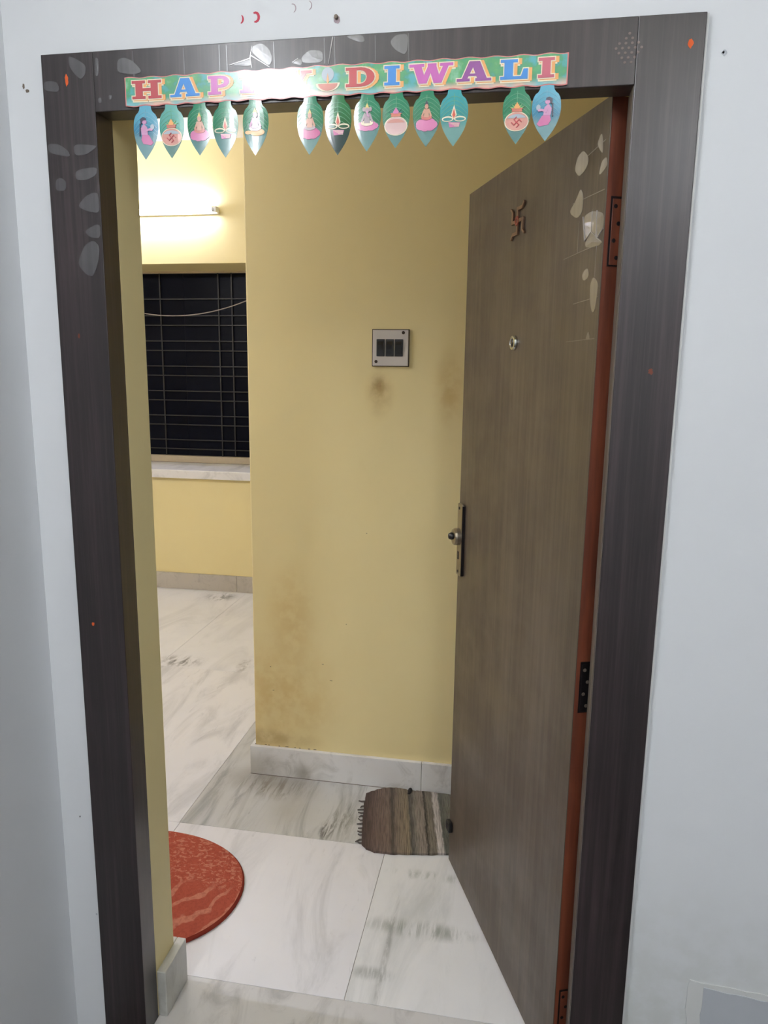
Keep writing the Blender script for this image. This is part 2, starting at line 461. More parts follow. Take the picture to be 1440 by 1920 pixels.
def smudge(x, z, rx, rz, mat, name, y=WY, parent=wall_front):
    bm = bmesh.new()
    prism(bm, [(x + rx*math.cos(a)*random.uniform(.55, 1), z + rz*math.sin(a)*random.uniform(.55, 1)) for a in [k*math.tau/14 for k in range(14)]], y - .0005, y + .0005)
    return obj(name, bm, mat, parent)
smudge(.5330, 2.0430, .0065, .0090, M['redfaint'], 'grime_spot')
bm = bmesh.new(); disc(bm, (.5325, WY, 2.0450), (0, -1, 0), [(.0032, -.001), (.0036, .004), (.0030, .006)], 12); obj('nail_head', bm, M['grime'], wall_front)
smudge(1.1420, 1.9592, .0050, .0050, M['cement'], 'grime_spot'); smudge(1.1405, 1.9600, .0022, .0025, M['grime'], 'grime_spot')
smudge(-.0450, 1.9690, .0030, .0050, M['grime'], 'grime_spot'); smudge(-.0380, 1.9610, .0050, .0040, M['grime'], 'grime_spot')
smudge(-.0356, .5212, .0014, .0024, M['steel_dark'], 'grime_spot'); smudge(-.0120, .2860, .003, .003, M['cement'], 'grime_spot')

wi = bpy.data.objects['wall_inner']
for x, z, w in ((.245, .385, .006), (.030, .330, .005), (.215, .445, .004), (.02, .42, .003), (.37, .93, .003), (.30, .60, .003)):
    smudge(x, z, w, .0012, M['grime'], 'scuff', SY, wi)
for k in range(9):
    smudge(CX + .004 + k*.028 + random.uniform(-.01, .01), .1125, random.uniform(.003, .009), .0018, M['grime'], 'scuff', SY, wi)

# ------------------------------------------------------------------ door frame
frame = struct(empty('trim_1'), 'dark brown laminate door frame with peeling film patches', 'door frame')
for x0, x1 in ((0, AL), (XR, WO)):
    bm = bmesh.new(); box(bm, x0, x1, 0, FD, PZ, HO); obj('jamb', bm, M['lam_frame'], frame, bevel=.0012)
bm = bmesh.new(); box(bm, AL, XR, 0, .0499, ZH, HO); obj('head', bm, M['lam_frame'], frame, bevel=.0012)
bm = bmesh.new(); box(bm, XR - .0012, XR + .0002, .004, FD - .001, PZ, ZH); obj('edge_strip', bm, M['edge_band'], frame)
bm = bmesh.new(); box(bm, WO, WO + .0035, .003, WY, PZ, HO - .001); obj('edge_shadow', bm, M['plaster_rim'], frame)  # pale strip standing in for the soft shadow line beside the frame
FRAMEP = [
[(0.0529, 2.009), (0.0679, 2.0039), (0.0861, 1.9923), (0.0839, 1.9775), (0.0757, 1.9704), (0.0659, 1.9763), (0.0542, 1.9918)],
[(0.1034, 2.0041), (0.1108, 2.0016), (0.109, 1.9741), (0.1027, 1.9744)],
[(0.1457, 1.9977), (0.1583, 2.0012), (0.1753, 1.994), (0.1917, 1.9763), (0.1742, 1.973), (0.1445, 1.9776)],
[(0.0036, 1.9707), (0.0268, 1.9696), (0.0325, 1.9585), (0.0307, 1.9521), (0.0024, 1.9556)],
[(0.0529, 1.8657), (0.0975, 1.8618), (0.0963, 1.8575), (0.0749, 1.8461), (0.0541, 1.8468)],
[(0.002, 1.8676), (0.0242, 1.8667), (0.0416, 1.855), (0.046, 1.8437), (0.0046, 1.8518)],
[(0.1054, 1.9378), (0.1119, 1.9397), (0.1126, 1.9311), (0.1062, 1.9303)],
[(0.126, 1.9423), (0.1323, 1.942), (0.1306, 1.9356), (0.1268, 1.9352)],
[(0.014, 1.8065), (0.0242, 1.8104), (0.0345, 1.8031), (0.0324, 1.7876), (0.0125, 1.7881)],
[(0.0535, 1.76), (0.0695, 1.7767), (0.0863, 1.7833), (0.096, 1.7816), (0.097, 1.7476), (0.0743, 1.751)],
[(0.0638, 1.7182), (0.096, 1.732), (0.0959, 1.7047), (0.0746, 1.7065)],
[(0.0524, 1.6734), (0.0638, 1.6937), (0.0809, 1.7021), (0.0934, 1.6903), (0.0882, 1.6613), (0.0767, 1.638), (0.0635, 1.6411), (0.0481, 1.6589)],
[(0.0546, 1.8222), (0.0972, 1.8264), (0.0947, 1.8126), (0.0747, 1.8047), (0.0534, 1.8054)],
[(0.3901, 2.0051), (0.4065, 2.0103), (0.4202, 1.9994), (0.4258, 1.9849), (0.4198, 1.973), (0.3899, 1.9949)],
[(0.4754, 1.9843), (0.4892, 1.9946), (0.5119, 1.9923), (0.513, 1.9742), (0.4776, 1.975)],
[(0.4569, 1.9771), (0.4662, 1.9817), (0.4765, 1.9812), (0.4764, 1.9711)],
[(0.5479, 2.012), (0.5791, 2.012), (0.5836, 2.0023), (0.5747, 2.0008)],
[(0.3494, 1.9787), (0.3862, 1.987), (0.3894, 1.9745)],
[(0.6239, 1.9985), (0.6334, 2.0088), (0.6552, 2.0097), (0.6522, 1.9772), (0.6338, 1.9859)],
]
def rounded(p, it=2):
    for _ in range(it):
        q = []
        for i in range(len(p)):
            a, b = p[i], p[(i+1) % len(p)]
            q += [(a[0]*.8 + b[0]*.2, a[1]*.8 + b[1]*.2), (a[0]*.2 + b[0]*.8, a[1]*.2 + b[1]*.8)]
        p = q
    return p
for i, p in enumerate(FRAMEP):
    bm = bmesh.new(); bubble(bm, rounded(p), -.0005, .0003, -.0002)
    obj('film_patch', bm, M['film'], frame)
# fine creases of the film on the head
for x, z0, z1 in ((.175, 1.967, 2.010), (.268, 1.967, 2.010), (.332, 1.967, 2.011), (.345, 1.967, 2.010), (.428, 1.968, 2.010), (.515, 1.972, 2.011), (.532, 1.970, 2.012), (.600, 1.972, 2.010), (.655, 1.968, 2.010)):
    bm = bmesh.new(); prism(bm, [(x, z0), (x + .0016, z0), (x + .0006, z1), (x - .0008, z1)], -.0006, .0003); obj('film_crease', bm, M['film'], frame)
# vermilion finger marks and the faint dotted print
for x, z, rx, rz, mk in ((.0476, 1.9707, .0042, .0125, 'vermilion'), (.0403, 1.5316, .0025, .006, 'vermilion_faint'), (.0323, .9659, .0035, .005, 'vermilion'), (1.0896, 1.9703, .005, .0075, 'vermilion'), (1.0686, 1.4788, .005, .006, 'vermilion_faint')):
    smudge(x, z, rx, rz, M[mk], 'vermilion_mark', 0.0, frame)
for r, n_ in enumerate((1, 2, 4, 5, 4, 3, 2)):
    for k in range(n_):
        bm = bmesh.new(); prism(bm, ell(.9990 + (k - (n_-1)/2)*.0095, 1.9900 - r*.0068, .0022, .0020, 8), -.0004, .0002)
        obj('print_dot', bm, M['dotprint'], frame)

# ------------------------------------------------------------------ door leaf (local x from the hinge, y out of the outer face)
door = struct(empty('door_1', HINGE, math.pi - TH), 'open brown laminate door with red-brown hinge edge', 'door')
bm = bmesh.new(); box(bm, 0.0008, DW - .0008, -.0338, -.0016, .010, DH - .001); obj('leaf_core', bm, M['oxide'], door)
bm = bmesh.new(); box(bm, 0, DW, -.0016, 0, .009, DH); obj('outer_laminate', bm, M['lam_door'], door, bevel=.0005, seg=1)
bm = bmesh.new(); box(bm, 0, DW, -.035, -.0338, .009, DH); obj('inner_laminate', bm, M['lam_door'], door)
DOORP = [
[(0.0294, 1.8746), (0.0234, 1.8642), (0.0198, 1.838), (0.0337, 1.8495), (0.043, 1.8608)],
[(0.1255, 1.8378), (0.115, 1.8578), (0.0943, 1.8636), (0.0736, 1.8491), (0.0718, 1.8359), (0.0851, 1.8263), (0.1059, 1.8219)],
[(0.0064, 1.8311), (0.0017, 1.8167), (0.0148, 1.8097), (0.0305, 1.8063), (0.023, 1.8274)],
[(0.0789, 1.7488), (0.0503, 1.7527), (0.0217, 1.7472), (0.0024, 1.7398), (0.0025, 1.7168), (0.0217, 1.7038), (0.0668, 1.7054)],
[(0.0271, 1.6411), (0.0075, 1.6288), (0.0087, 1.6086), (0.015, 1.5811), (0.0249, 1.58), (0.0346, 1.5996), (0.0376, 1.6282)],
[(0.0333, 1.55), (0.0249, 1.5343), (0.0436, 1.533)],
[(0.0966, 1.8011), (0.0832, 1.787), (0.0843, 1.7573), (0.105, 1.7498), (0.1389, 1.7676), (0.1137, 1.782)],
[(0.0432, 1.7146), (0.0234, 1.7023), (0.004, 1.6955), (0.0139, 1.6899), (0.0631, 1.6935), (0.0665, 1.7035)],
[(0.0622, 1.6556), (0.0499, 1.6578), (0.0436, 1.642), (0.0639, 1.6367), (0.0717, 1.6471)],
]
for i, p in enumerate(DOORP):
    bm = bmesh.new(); bubble(bm, rounded(p), .0005, -.0003, .0011 if i in (3, 7) else .0003); obj('film_patch', bm, M['film_door'], door)
for s0, z0, s1, z1 in ((.118, 1.842, .012, 1.8585), (.125, 1.779, .006, 1.779), (.150, 1.685, .004, 1.6935), (.10, 1.5995, .006, 1.6045), (.12, 1.532, .008, 1.534)):
    bm = bmesh.new(); prism(bm, [(s0, z0), (s1, z1), (s1, z1 + .0014), (s0, z0 + .0010)], .0006, -.0003); obj('film_crease', bm, M['film_door'], door)
for s0, z0, z1 in ((.046, 1.70, 1.755), (.030, 1.69, 1.75), (.022, 1.64, 1.70), (.094, 1.69, 1.745)):
    bm = bmesh.new(); prism(bm, [(s0, z0), (s0 + .0016, z0), (s0 + .0010, z1), (s0, z1)], .0006, -.0003); obj('film_crease', bm, M['film_door'], door)
def crack(segs, w, y0, y1, mat, parent):
    for a, b in segs:
        A_, B_ = Vector(a), Vector(b); t = (B_ - A_).normalized(); q = Vector((-t.y, t.x)) * w
        bm = bmesh.new(); prism(bm, [tuple(A_ - q), tuple(B_ - q*.4), tuple(B_ + q*.4), tuple(A_ + q)], y0, y1); obj('film_crease', bm, mat, parent)
crack([((.0437, 1.7184), (.0445, 1.7515)), ((.0437, 1.7184), (.0668, 1.7054)), ((.0437, 1.7184), (.0217, 1.7038)), ((.0217, 1.7038), (.0024, 1.7168)), ((.0217, 1.7038), (.0040, 1.6955)), ((.0668, 1.7054), (.0789, 1.7488)), ((.0250, 1.7050), (.0275, 1.7500))], .0008, .0020, -.0003, M['crease'], door)
crack([((.3862, 1.9870), (.3905, 2.0060)), ((.3862, 1.9870), (.3490, 1.9785)), ((.3862, 1.9870), (.3894, 1.9720)), ((.3880, 1.9915), (.4205, 1.9720)), ((.5290, 2.0120), (.5220, 1.9720)), ((.4600, 1.9770), (.4700, 1.9830))], .0008, -.0012, .0003, M['crease'], frame)
# hinges let into the edge
for i, (z0, z1, mk) in enumerate(((1.655, 1.7680, 'oxide'), (.836, .9385, 'steel_dark'), (.115, .2200, 'oxide'))):
    bm = bmesh.new(); box(bm, -.0004, .001, -.0336, -.0095, z0, z1); h = obj('hinge', bm, M['steel_dark'], door)
    bm = bmesh.new(); box(bm, -.0012, 0, -.0332, -.0125, z0 + .002, z1 - .004); obj('hinge_leaf', bm, M[mk], h, bevel=.0004, seg=1)
    for k in range(4):
        bm = bmesh.new(); disc(bm, (-.0012, -.018 - (k % 2)*.007, z1 - .016 - k*(z1 - z0 - .03)/3), (-1, 0, 0), [(.0036, -.0004), (.0036, .0006), (.0026, .0010)], 12)
        obj('screw', bm, M['steel_dark' if mk == 'oxide' else 'grime'], h)
    if i < 3:
        bm = bmesh.new(); tube(bm, [(-.002, -.0385, z0), (-.002, -.0385, z1)], .0045, 10); obj('knuckle', bm, M['steel_dark'], h)
# emblem: right-facing swastika with curled ends (seen from outside x is mirrored)
em_c = (.385, 1.7965)
def bar(bm, a, b, w, y0, y1):
    A, Bv = Vector(a), Vector(b); t = (Bv - A).normalized(); nn = Vector((-t.y, t.x)) * w
    prism(bm, [tuple(A - nn), tuple(Bv - nn), tuple(Bv + nn), tuple(A + nn)], y0, y1)
bm = bmesh.new()
for k in range(4):
    ca, sa = math.cos(k*math.pi/2), math.sin(k*math.pi/2)
    R2 = lambda u, v: (em_c[0] - (u*ca + v*sa)*1.15, em_c[1] + (-u*sa + v*ca))
    L = .029
    bar(bm, R2(0, -.004), R2(0, L), .0037, .005, 0)
    bar(bm, R2(-.0037, L - .004), R2(.022, L - .004), .0037, .005, 0)
    bar(bm, R2(.021, L - .005), R2(.030, L + .006), .0026, .005, 0)
em = obj('emblem', bm, M['copper'], door, bevel=.0006, seg=1)
em['label'] = 'copper swastika emblem'
for k in range(9):
    a = k * math.tau / 9
    bm = bmesh.new(); disc(bm, (em_c[0] + .0070*math.cos(a), .005, em_c[1] + .0075*math.sin(a)), (0, 1, 0), [(.0032, -.001), (.0030, .0012), (.0016, .0022)], 10); obj('bead', bm, M['copper_red'], em)
# spy hole
bm = bmesh.new(); disc(bm, (.3765, 0, 1.5388), (0, 1, 0), [(.0165, -.001), (.0165, .004), (.0150, .0075), (.0115, .0085), (.0105, .0070)], 28)
ph = obj('spy_hole', bm, M['brass'], door, smooth=False); ph['label'] = 'chrome spy hole'
bm = bmesh.new(); disc(bm, (.3765, 0, 1.5388), (0, 1, 0), [(.0104, .006), (.0080, .0086), (.0030, .0096)], 20); obj('lens', bm, M['black'], ph, smooth=True)
# lock plate by the free edge
bm = bmesh.new(); box(bm, .682, .722, 0, .0095, .9145, 1.1185); lp = obj('lock_plate', bm, M['steel'], door, bevel=.004, seg=3); lp['label'] = 'long worn steel lock plate'
bm = bmesh.new(); box(bm, .6805, .6822, .0005, .0085, .919, 1.114); obj('plate_shade_side', bm, M['steel_dark'], lp)  # dark strip painting the shadowed side of the lock plate
for z in (1.106, .927):
    bm = bmesh.new(); disc(bm, (.704, .0095, z), (0, 1, 0), [(.0042, -.001), (.0042, .0010), (.003, .0018)], 12); obj('screw', bm, M['steel_dark'], lp)
bm = bmesh.new(); disc(bm, (.704, .0095, 1.026), (0, 1, 0), [(.0240, -.001), (.0240, .010), (.0215, .016), (.0150, .018)], 28); ring = obj('rosette', bm, M['steel'], lp)
bm = bmesh.new(); disc(bm, (.700, .0095, 1.029), (0, 1, 0), [(.0100, .015), (.0105, .024), (.0075, .030), (.003, .0315)], 20); obj('knob', bm, M['black'], lp, smooth=True)
bm = bmesh.new(); box(bm, .700, .708, .0094, .0112, .962, .984); obj('key_slot', bm, M['steel_dark'], lp, bevel=.002)
# rubber stopper near the bottom of the free edge
bm = bmesh.new(); box(bm, .700, .7295, .0, .014, .1170, .1480); st = obj('stopper', bm, M['black'], door, bevel=.003); st['label'] = 'small black rubber stopper'

# ------------------------------------------------------------------ window in the far wall
M['beige'] = plain('beige_window_paint', srgb(186, 172, 150), .5)
M['grille'] = plain('dark_grille_paint', srgb(26, 26, 30), .5, .0)
n = NT('window_glass'); M['glass'] = n.set(Base_Color=n.mix(n.rampf(n.noise(n.coords(), 3, 3), .3, .7), (.0030, .0038, .0085), (.0050, .0060, .012)), Roughness=.3, Specular_IOR_Level=.05)
win = struct(empty('window_1', (WX0, WBY, WZ0)), 'dark night window with steel grille bars in far wall', 'window')
ww = WX1 - WX0; wh = WZ1 - WZ0
bm = bmesh.new(); box(bm, -.02, ww + .02, -.445, -.06, -.003, .052); obj('sill', bm, M['mb_white'], win, bevel=.004)
bm = bmesh.new(); box(bm, 0, ww, -.06, 0, .052, .098); obj('bottom_rail', bm, M['beige'], win, bevel=.003)
bm = bmesh.new(); box(bm, 0, ww, -.05, 0, wh - .012, wh); obj('top_rail', bm, M['beige'], win)
for x in (0, ww - .05):
    bm = bmesh.new(); box(bm, x, x + .05, -.05, 0, .098, wh - .012); obj('stile', bm, M['beige'], win)
for k in range(2):
    bm = bmesh.new(); box(bm, .05 + k*(ww - .1)/2 + .001, .05 + (k + 1)*(ww - .1)/2 - .001, -.012, -.008, .098, wh - .012); obj('pane', bm, M['glass'], win)
gy = -.034
zs = [1.935]
for k in range(6): zs += [1.8247 - .170*k, 1.8247 - .064 - .170*k]
for z in zs:
    if z - WZ0 < .11: continue
    bm = bmesh.new(); box(bm, .05, ww - .05, gy - .003, gy + .003, z - WZ0 - .0035, z - WZ0 + .0035); obj('grille_bar', bm, M['grille'], win)
for x in (-2.02, -1.590, -1.168, -1.073, -.70):
    bm = bmesh.new(); box(bm, x - WX0 - .004, x - WX0 + .004, gy + .0035, gy + .0085, .098, wh - .012); obj('grille_upright', bm, M['grille'], win)

bm = bmesh.new()
tube(bm, [(x, FY + .10, 1.805 + .37*(x + 1.37)**2) for x in [WX0 + .001 + (WX1 - WX0 - .002)*i/40 for i in range(41)]], .0032, 6)
M['wire'] = plain('grey_wire', srgb(150, 140, 136), .6)
tag(obj('hanging_wire', bm, M['wire']), 'thin grey wire sagging across the dark window', 'wire')

# ------------------------------------------------------------------ tube lights
M['lamp_body'] = plain('lamp_body', srgb(236, 236, 230), .4)
M['lamp_cap'] = plain('lamp_cap', srgb(190, 190, 190), .4, .6)
def tube_light(loc, rz, strength, col, label):
    """batten on a wall; local y points out of the wall, local x along the tube"""
    t = tag(empty('tube_light', loc, rz), label, 'lamp', 'tube lights on the walls')
    bm = bmesh.new(); box(bm, -.61, .61, 0, .026, -.02, .02); obj('batten', bm, M['lamp_body'], t, bevel=.003)
    g = glow('tube_glow', col, strength)
    bm = bmesh.new(); tube(bm, [(-.585, .050, 0), (.585, .050, 0)], .0135, 10); obj('glass_tube', bm, g, t, smooth=False)
    for s in (-1, 1):
        bm = bmesh.new(); tube(bm, [(s*.585, .050, 0), (s*.603, .050, 0)], .0145, 16); e = obj('end_cap', bm, M['lamp_cap'], t)
        bm = bmesh.new(); box(bm, min(s*.603, s*.616), max(s*.603, s*.616), .020, .066, -.016, .016); obj('holder', bm, M['lamp_body'], e, bevel=.003)
    return t
tube_light((-1.605, FY, 2.420), math.pi, TUBE_FAR, (1, 1.05, 1.30), 'glowing tube light on the far yellow wall above the window')
tube_light((LX, -1.48, 2.435), -math.pi/2, TUBE_FRONT_LEFT, (1, 1.03, 1.08), 'tube light high on the white left side wall')
tube_light((RX, -2.47, 2.440), math.pi/2, TUBE_FRONT_RIGHT, (1, 1.03, 1.08), 'tube light high on the white right side wall')

tube_light((-1.60, WT, 2.420), 0.0, TUBE_INNER_FILL, (1, 1.05, 1.30), 'added unseen fill tube inside on the back of the white wall')  # unseen fill tube, added to brighten and cool the inner room

# ------------------------------------------------------------------ switch plate
sw = tag(empty('switch_plate', (.4445, SY, 1.5462)), 'square white plate with three black rocker switches on yellow wall', 'switch')
M['swplate'] = paint('switch_laminate', srgb(206, 200, 196), (.8, .78, .76), rough=.35)
M['swedge'] = plain('switch_edge', srgb(58, 44, 30), .7)
bm = bmesh.new(); box(bm, -.0605, .0605, -.006, 0, -.0588, .0588); obj('backing', bm, M['swedge'], sw)
bm = bmesh.new(); box(bm, -.0580, .0580, -.009, -.005, -.0565, .0565); obj('cover', bm, M['swplate'], sw, bevel=.001)
for k in range(3):
    x = -.0318 + k*.0296
    bm = bmesh.new(); box(bm, x - .0135, x + .0135, -.0115, -.008, -.0265, .0275); r_ = obj('rocker_frame', bm, M['black'], sw, bevel=.0015)
    bm = bmesh.new()
    pr = [(-.0125, .020), (-.0165, .010), (-.0140, -.004), (-.0120, -.020)]
    vs = [[bm.verts.new((x + sx*.0100, y, z)) for y, z in pr] + [bm.verts.new((x + sx*.0100, -.0110, .0205)), bm.verts.new((x + sx*.0100, -.0110, -.0205))] for sx in (-1, 1)]
    a, b = vs
    order = [4, 0, 1, 2, 3, 5]
    bm.faces.new([a[i] for i in order]); bm.faces.new([b[i] for i in order[::-1]])
    for i in range(6):
        j = (i + 1) % 6
        bm.faces.new((a[order[j]], a[order[i]], b[order[i]], b[order[j]]))
    obj('rocker', bm, M['black'], r_, bevel=.0008, seg=1)
for x, z in ((.0415, .0480), (-.0465, -.0435)):
    bm = bmesh.new(); disc(bm, (x, -.009, z), (0, -1, 0), [(.0052, -.001), (.0052, .0008), (.0035, .0020)], 14); obj('screw', bm, M['swedge'], sw)

# ------------------------------------------------------------------ mats on the floor
n = NT('red_mat')
v = n.noise(n.coords((1, 1.5, 1), (0, 0, .4)), 46, 3, .5, 1.6)
w = n.n('ShaderNodeTexWave', {'Vector': n.coords((1, 1, 1), (0, 0, .5)), 'Scale': 5.5, 'Distortion': 9.0, 'Detail': 3.0, 'Detail Scale': 1.4}).outputs[1]
k1 = n.rampf(v, .52, .60)
side = n.n('ShaderNodeSeparateXYZ', {0: n.coords()}).outputs[1]
pat = n.math('MAXIMUM', n.math('MULTIPLY', k1, n.rampf(side, .0, .05)), n.math('MULTIPLY', n.rampf(w, .68, .9), n.rampf(side, .06, .0)))
c = n.mix(n.math('MULTIPLY', pat, .55), srgb(170, 84, 66), srgb(212, 150, 126))
c = n.mix(n.rampf(n.noise(n.coords(), 120, 3), .4, .7, 0, .4), c, srgb(136, 60, 48))
n.bump(n.noise(n.coords(), 260, 2), .7, .004)
M['redmat'] = n.set(Base_Color=c, Roughness=.95, Specular_IOR_Level=.1)
M['redhem'] = plain('red_mat_edge', srgb(132, 52, 40), .95, 0, .1)
rm = tag(empty('oval_mat', (-.20, .45, 0)), 'red oval floor mat half hidden behind the left reveal', 'mat')
def pile_mat(name, outline, h, mats, parent):
    bm = bmesh.new()
    lay = [(1.0, .0008), (1.0, h*.55), (.985, h*.9), (.95, h), (.6, h*1.02)]
    rings = [[bm.verts.new((x*s, y*s, z)) for x, y in outline] for s, z in lay]
    for i in range(len(rings) - 1):
        for k in range(len(outline)):
            j = (k + 1) % len(outline)
            f = bm.faces.new((rings[i][k], rings[i][j], rings[i+1][j], rings[i+1][k])); f.material_index = 1 if i < 2 else 0
    bm.faces.new(rings[-1]); f = bm.faces.new(rings[0][::-1]); f.material_index = 1
    return obj(name, bm, mats, parent, smooth=False)
pile_mat('pile', [(math.copysign(abs(math.cos(a))**.88, math.cos(a))*.345, math.copysign(abs(math.sin(a))**.95, math.sin(a))*.255) for a in [k*math.tau/72 for k in range(72)]], .013, [M['redmat'], M['redhem']], rm)

n = NT('striped_doormat')
sx_ = n.n('ShaderNodeSeparateXYZ', {0: n.coords((1, 1, 1), (0, 0, 0))}).outputs[0]
nz = n.noise(n.coords((1, 1, 1)), 30, 3)
u = n.math('ADD', sx_, n.math('MULTIPLY', nz, .012))
stops = [(0.0, (62, 52, 48)), (.05, (84, 72, 66)), (.14, (92, 80, 72)), (.17, (60, 56, 52)), (.21, (96, 86, 76)), (.33, (104, 94, 78)), (.36, (62, 62, 58)), (.44, (108, 100, 92)), (.52, (104, 96, 88)), (.54, (44, 42, 38)), (.57, (96, 90, 80)), (.63, (90, 84, 76)), (.65, (148, 142, 138)), (.70, (140, 134, 130)), (.72, (74, 76, 70)), (.80, (92, 90, 82)), (1.0, (70, 66, 60))]
c = n.ramp(n.rampf(u, 0, .42), [(p, srgb(*[min(255, int(k*1.36)) for k in q])) for p, q in stops])
fine = n.noise(n.coords((380, 14, 1)), 1.0, 3)
c = n.mix(n.rampf(fine, .42, .62, 0, .5), c, srgb(60, 55, 50))
n.bump(fine, .9, .004)
M['doormat'] = n.set(Base_Color=c, Roughness=.95, Specular_IOR_Level=.12)
M['tassel'] = plain('tassel_thread', srgb(96, 90, 86), .95, 0, .1)
M['tassel_dark'] = plain('dark_thread', srgb(48, 46, 46), .95, 0, .1)
dm = tag(empty('striped_doormat', (.430, .745, 0), .175), 'grey-brown striped woven doormat with frayed edge beside the door', 'mat')
def loc(x, y):
    dx, dy = x - .430, y - .745; ca, sa = math.cos(-.175), math.sin(-.175)
    return (dx*ca - dy*sa, dx*sa + dy*ca)
outl = [(.4795, .733), (.53, .735), (.58, .742), (.64, .752), (.705, .765), (.80, .782), (.90, .80), (.935, .95), (.92, 1.088), (.80, 1.095), (.70, 1.092), (.62, 1.096), (.565, 1.094), (.545, 1.083), (.525, 1.097), (.49, 1.099), (.46, 1.094), (.425, 1.074), (.392, 1.045), (.396, .98), (.408, .90), (.420, .83), (.432, .765), (.450, .745)]
ol = [loc(*p) for p in outl]; dense = []
for i, p in enumerate(ol):
    q = ol[(i+1) % len(ol)]
    for j in range(4):
        t = j/4; dense.append((p[0]+(q[0]-p[0])*t + random.uniform(-.0015, .0015), p[1]+(q[1]-p[1])*t + random.uniform(-.0018, .0018)))
bm = bmesh.new(); plate(bm, dense, .0008, .0085); obj('weave', bm, M['doormat'], dm)
q0 = [loc(*p) for p in ((.541, 1.096), (.542, 1.086), (.541, 1.074), (.538, 1.064))]
bm = bmesh.new(); tube(bm, [(q[0], q[1], z) for q, z in zip(q0, (.009, .012, .011, .008))], [.006, .008, .0065, .003], 10); obj('curled_edge', bm, M['tassel_dark'], dm)
for k in range(12):
    y0 = .10 + k*.021 + random.uniform(-.004, .004) - .08
    bm = bmesh.new()
    x0 = .0105
    tube(bm, [(x0, y0, .005), (x0 - .012, y0 + random.uniform(-.004, .004), .004), (x0 - random.uniform(.014, .026), y0 + random.uniform(-.010, .010), .0033)], [.0030, .0028, .0020], 6)
    obj('tassel', bm, M['tassel'], dm)

# ------------------------------------------------------------------ festive banner
ban = tag(empty('festive_banner', (.534, 0, ZH)), 'colourful HAPPY DIWALI banner with hanging leaf pendants on the door head', 'banner')
def gl(x, z=0): return -.0042 - .0016*math.cos(x*8.0) - .0006*math.cos(x*31)
def P(name, col, rough=.3): return plain(name, srgb(*col), rough, 0, .5, 1.0, .11)
n = NT('banner_print')
sz = n.n('ShaderNodeSeparateXYZ', {0: n.coords()}).outputs[2]
nn_ = n.noise(n.coords((1, 1, 1)), 42, 4)
c = n.ramp(nn_, [(.34, srgb(70, 168, 178)), (.46, srgb(58, 150, 110)), (.58, srgb(74, 160, 96)), (.70, srgb(126, 190, 150))])
c = n.mix(n.rampf(sz, .018, .006), c, n.ramp(n.noise(n.coords((1, 1, 1)), 26, 2), [(.4, srgb(236, 190, 170)), (.62, srgb(126, 190, 196))]))
n.bump(n.noise(n.coords(), 40, 3, .5), .12, .003)
M['ban'] = n.set(Base_Color=c, Roughness=.3, Specular_IOR_Level=.6, Coat_Weight=1.0, Coat_Roughness=.12)
M['ban_rim'] = plain('banner_rim', srgb(226, 140, 138), .22, 0, .55)
M['cream'] = P('cream_print', (246, 232, 204)); M['peach'] = P('peach_print', (244, 176, 104)); M['skin'] = P('skin_print', (206, 152, 128))
M['pr_red'] = P('red_print', (186, 58, 66)); M['pr_blue'] = P('blue_print', (48, 138, 218)); M['pr_pink'] = P('pink_print', (202, 96, 182)); M['pr_purple'] = P('purple_print', (146, 72, 152)); M['pr_rose'] = P('rose_print', (198, 92, 112))
def strip(name, x0, x1, zb, zt, yo, amp, ph, mat, parent):
    bm = bmesh.new(); N = 110; rows_ = []
    for i in range(N + 1):
        x = x0 + (x1 - x0)*i/N
        w1 = amp*math.sin(x*150 + ph); w2 = amp*math.sin(x*165 + ph + 1)
        rows_.append([bm.verts.new((x, gl(x) + o, z)) for o in (yo, yo + .0004) for z in (zb + w2, (zb + zt)/2, zt + w1)])
    for i in range(N):
        a, b = rows_[i], rows_[i+1]
        for q in ((0, 1), (1, 2)): bm.faces.new((a[q[0]], b[q[0]], b[q[1]], a[q[1]]))
        for q in ((4, 3), (5, 4)): bm.faces.new((a[q[0]], b[q[0]], b[q[1]], a[q[1]]))
        bm.faces.new((a[2], b[2], b[5], a[5])); bm.faces.new((a[3], b[3], b[0], a[0]))
    for r_, f_ in ((rows_[0], 1), (rows_[-1], -1)):
        bm.faces.new([r_[0], r_[1], r_[2], r_[5], r_[4], r_[3]][::f_])
    return obj(name, bm, mat, parent, smooth=False)
strip('rim', -.3750, .3750, .0045, .0510, -.0003, .0011, 0, M['ban_rim'], ban)
strip('strip', -.3730, .3730, .0060, .0495, -.0009, .0011, 0, M['ban'], ban)

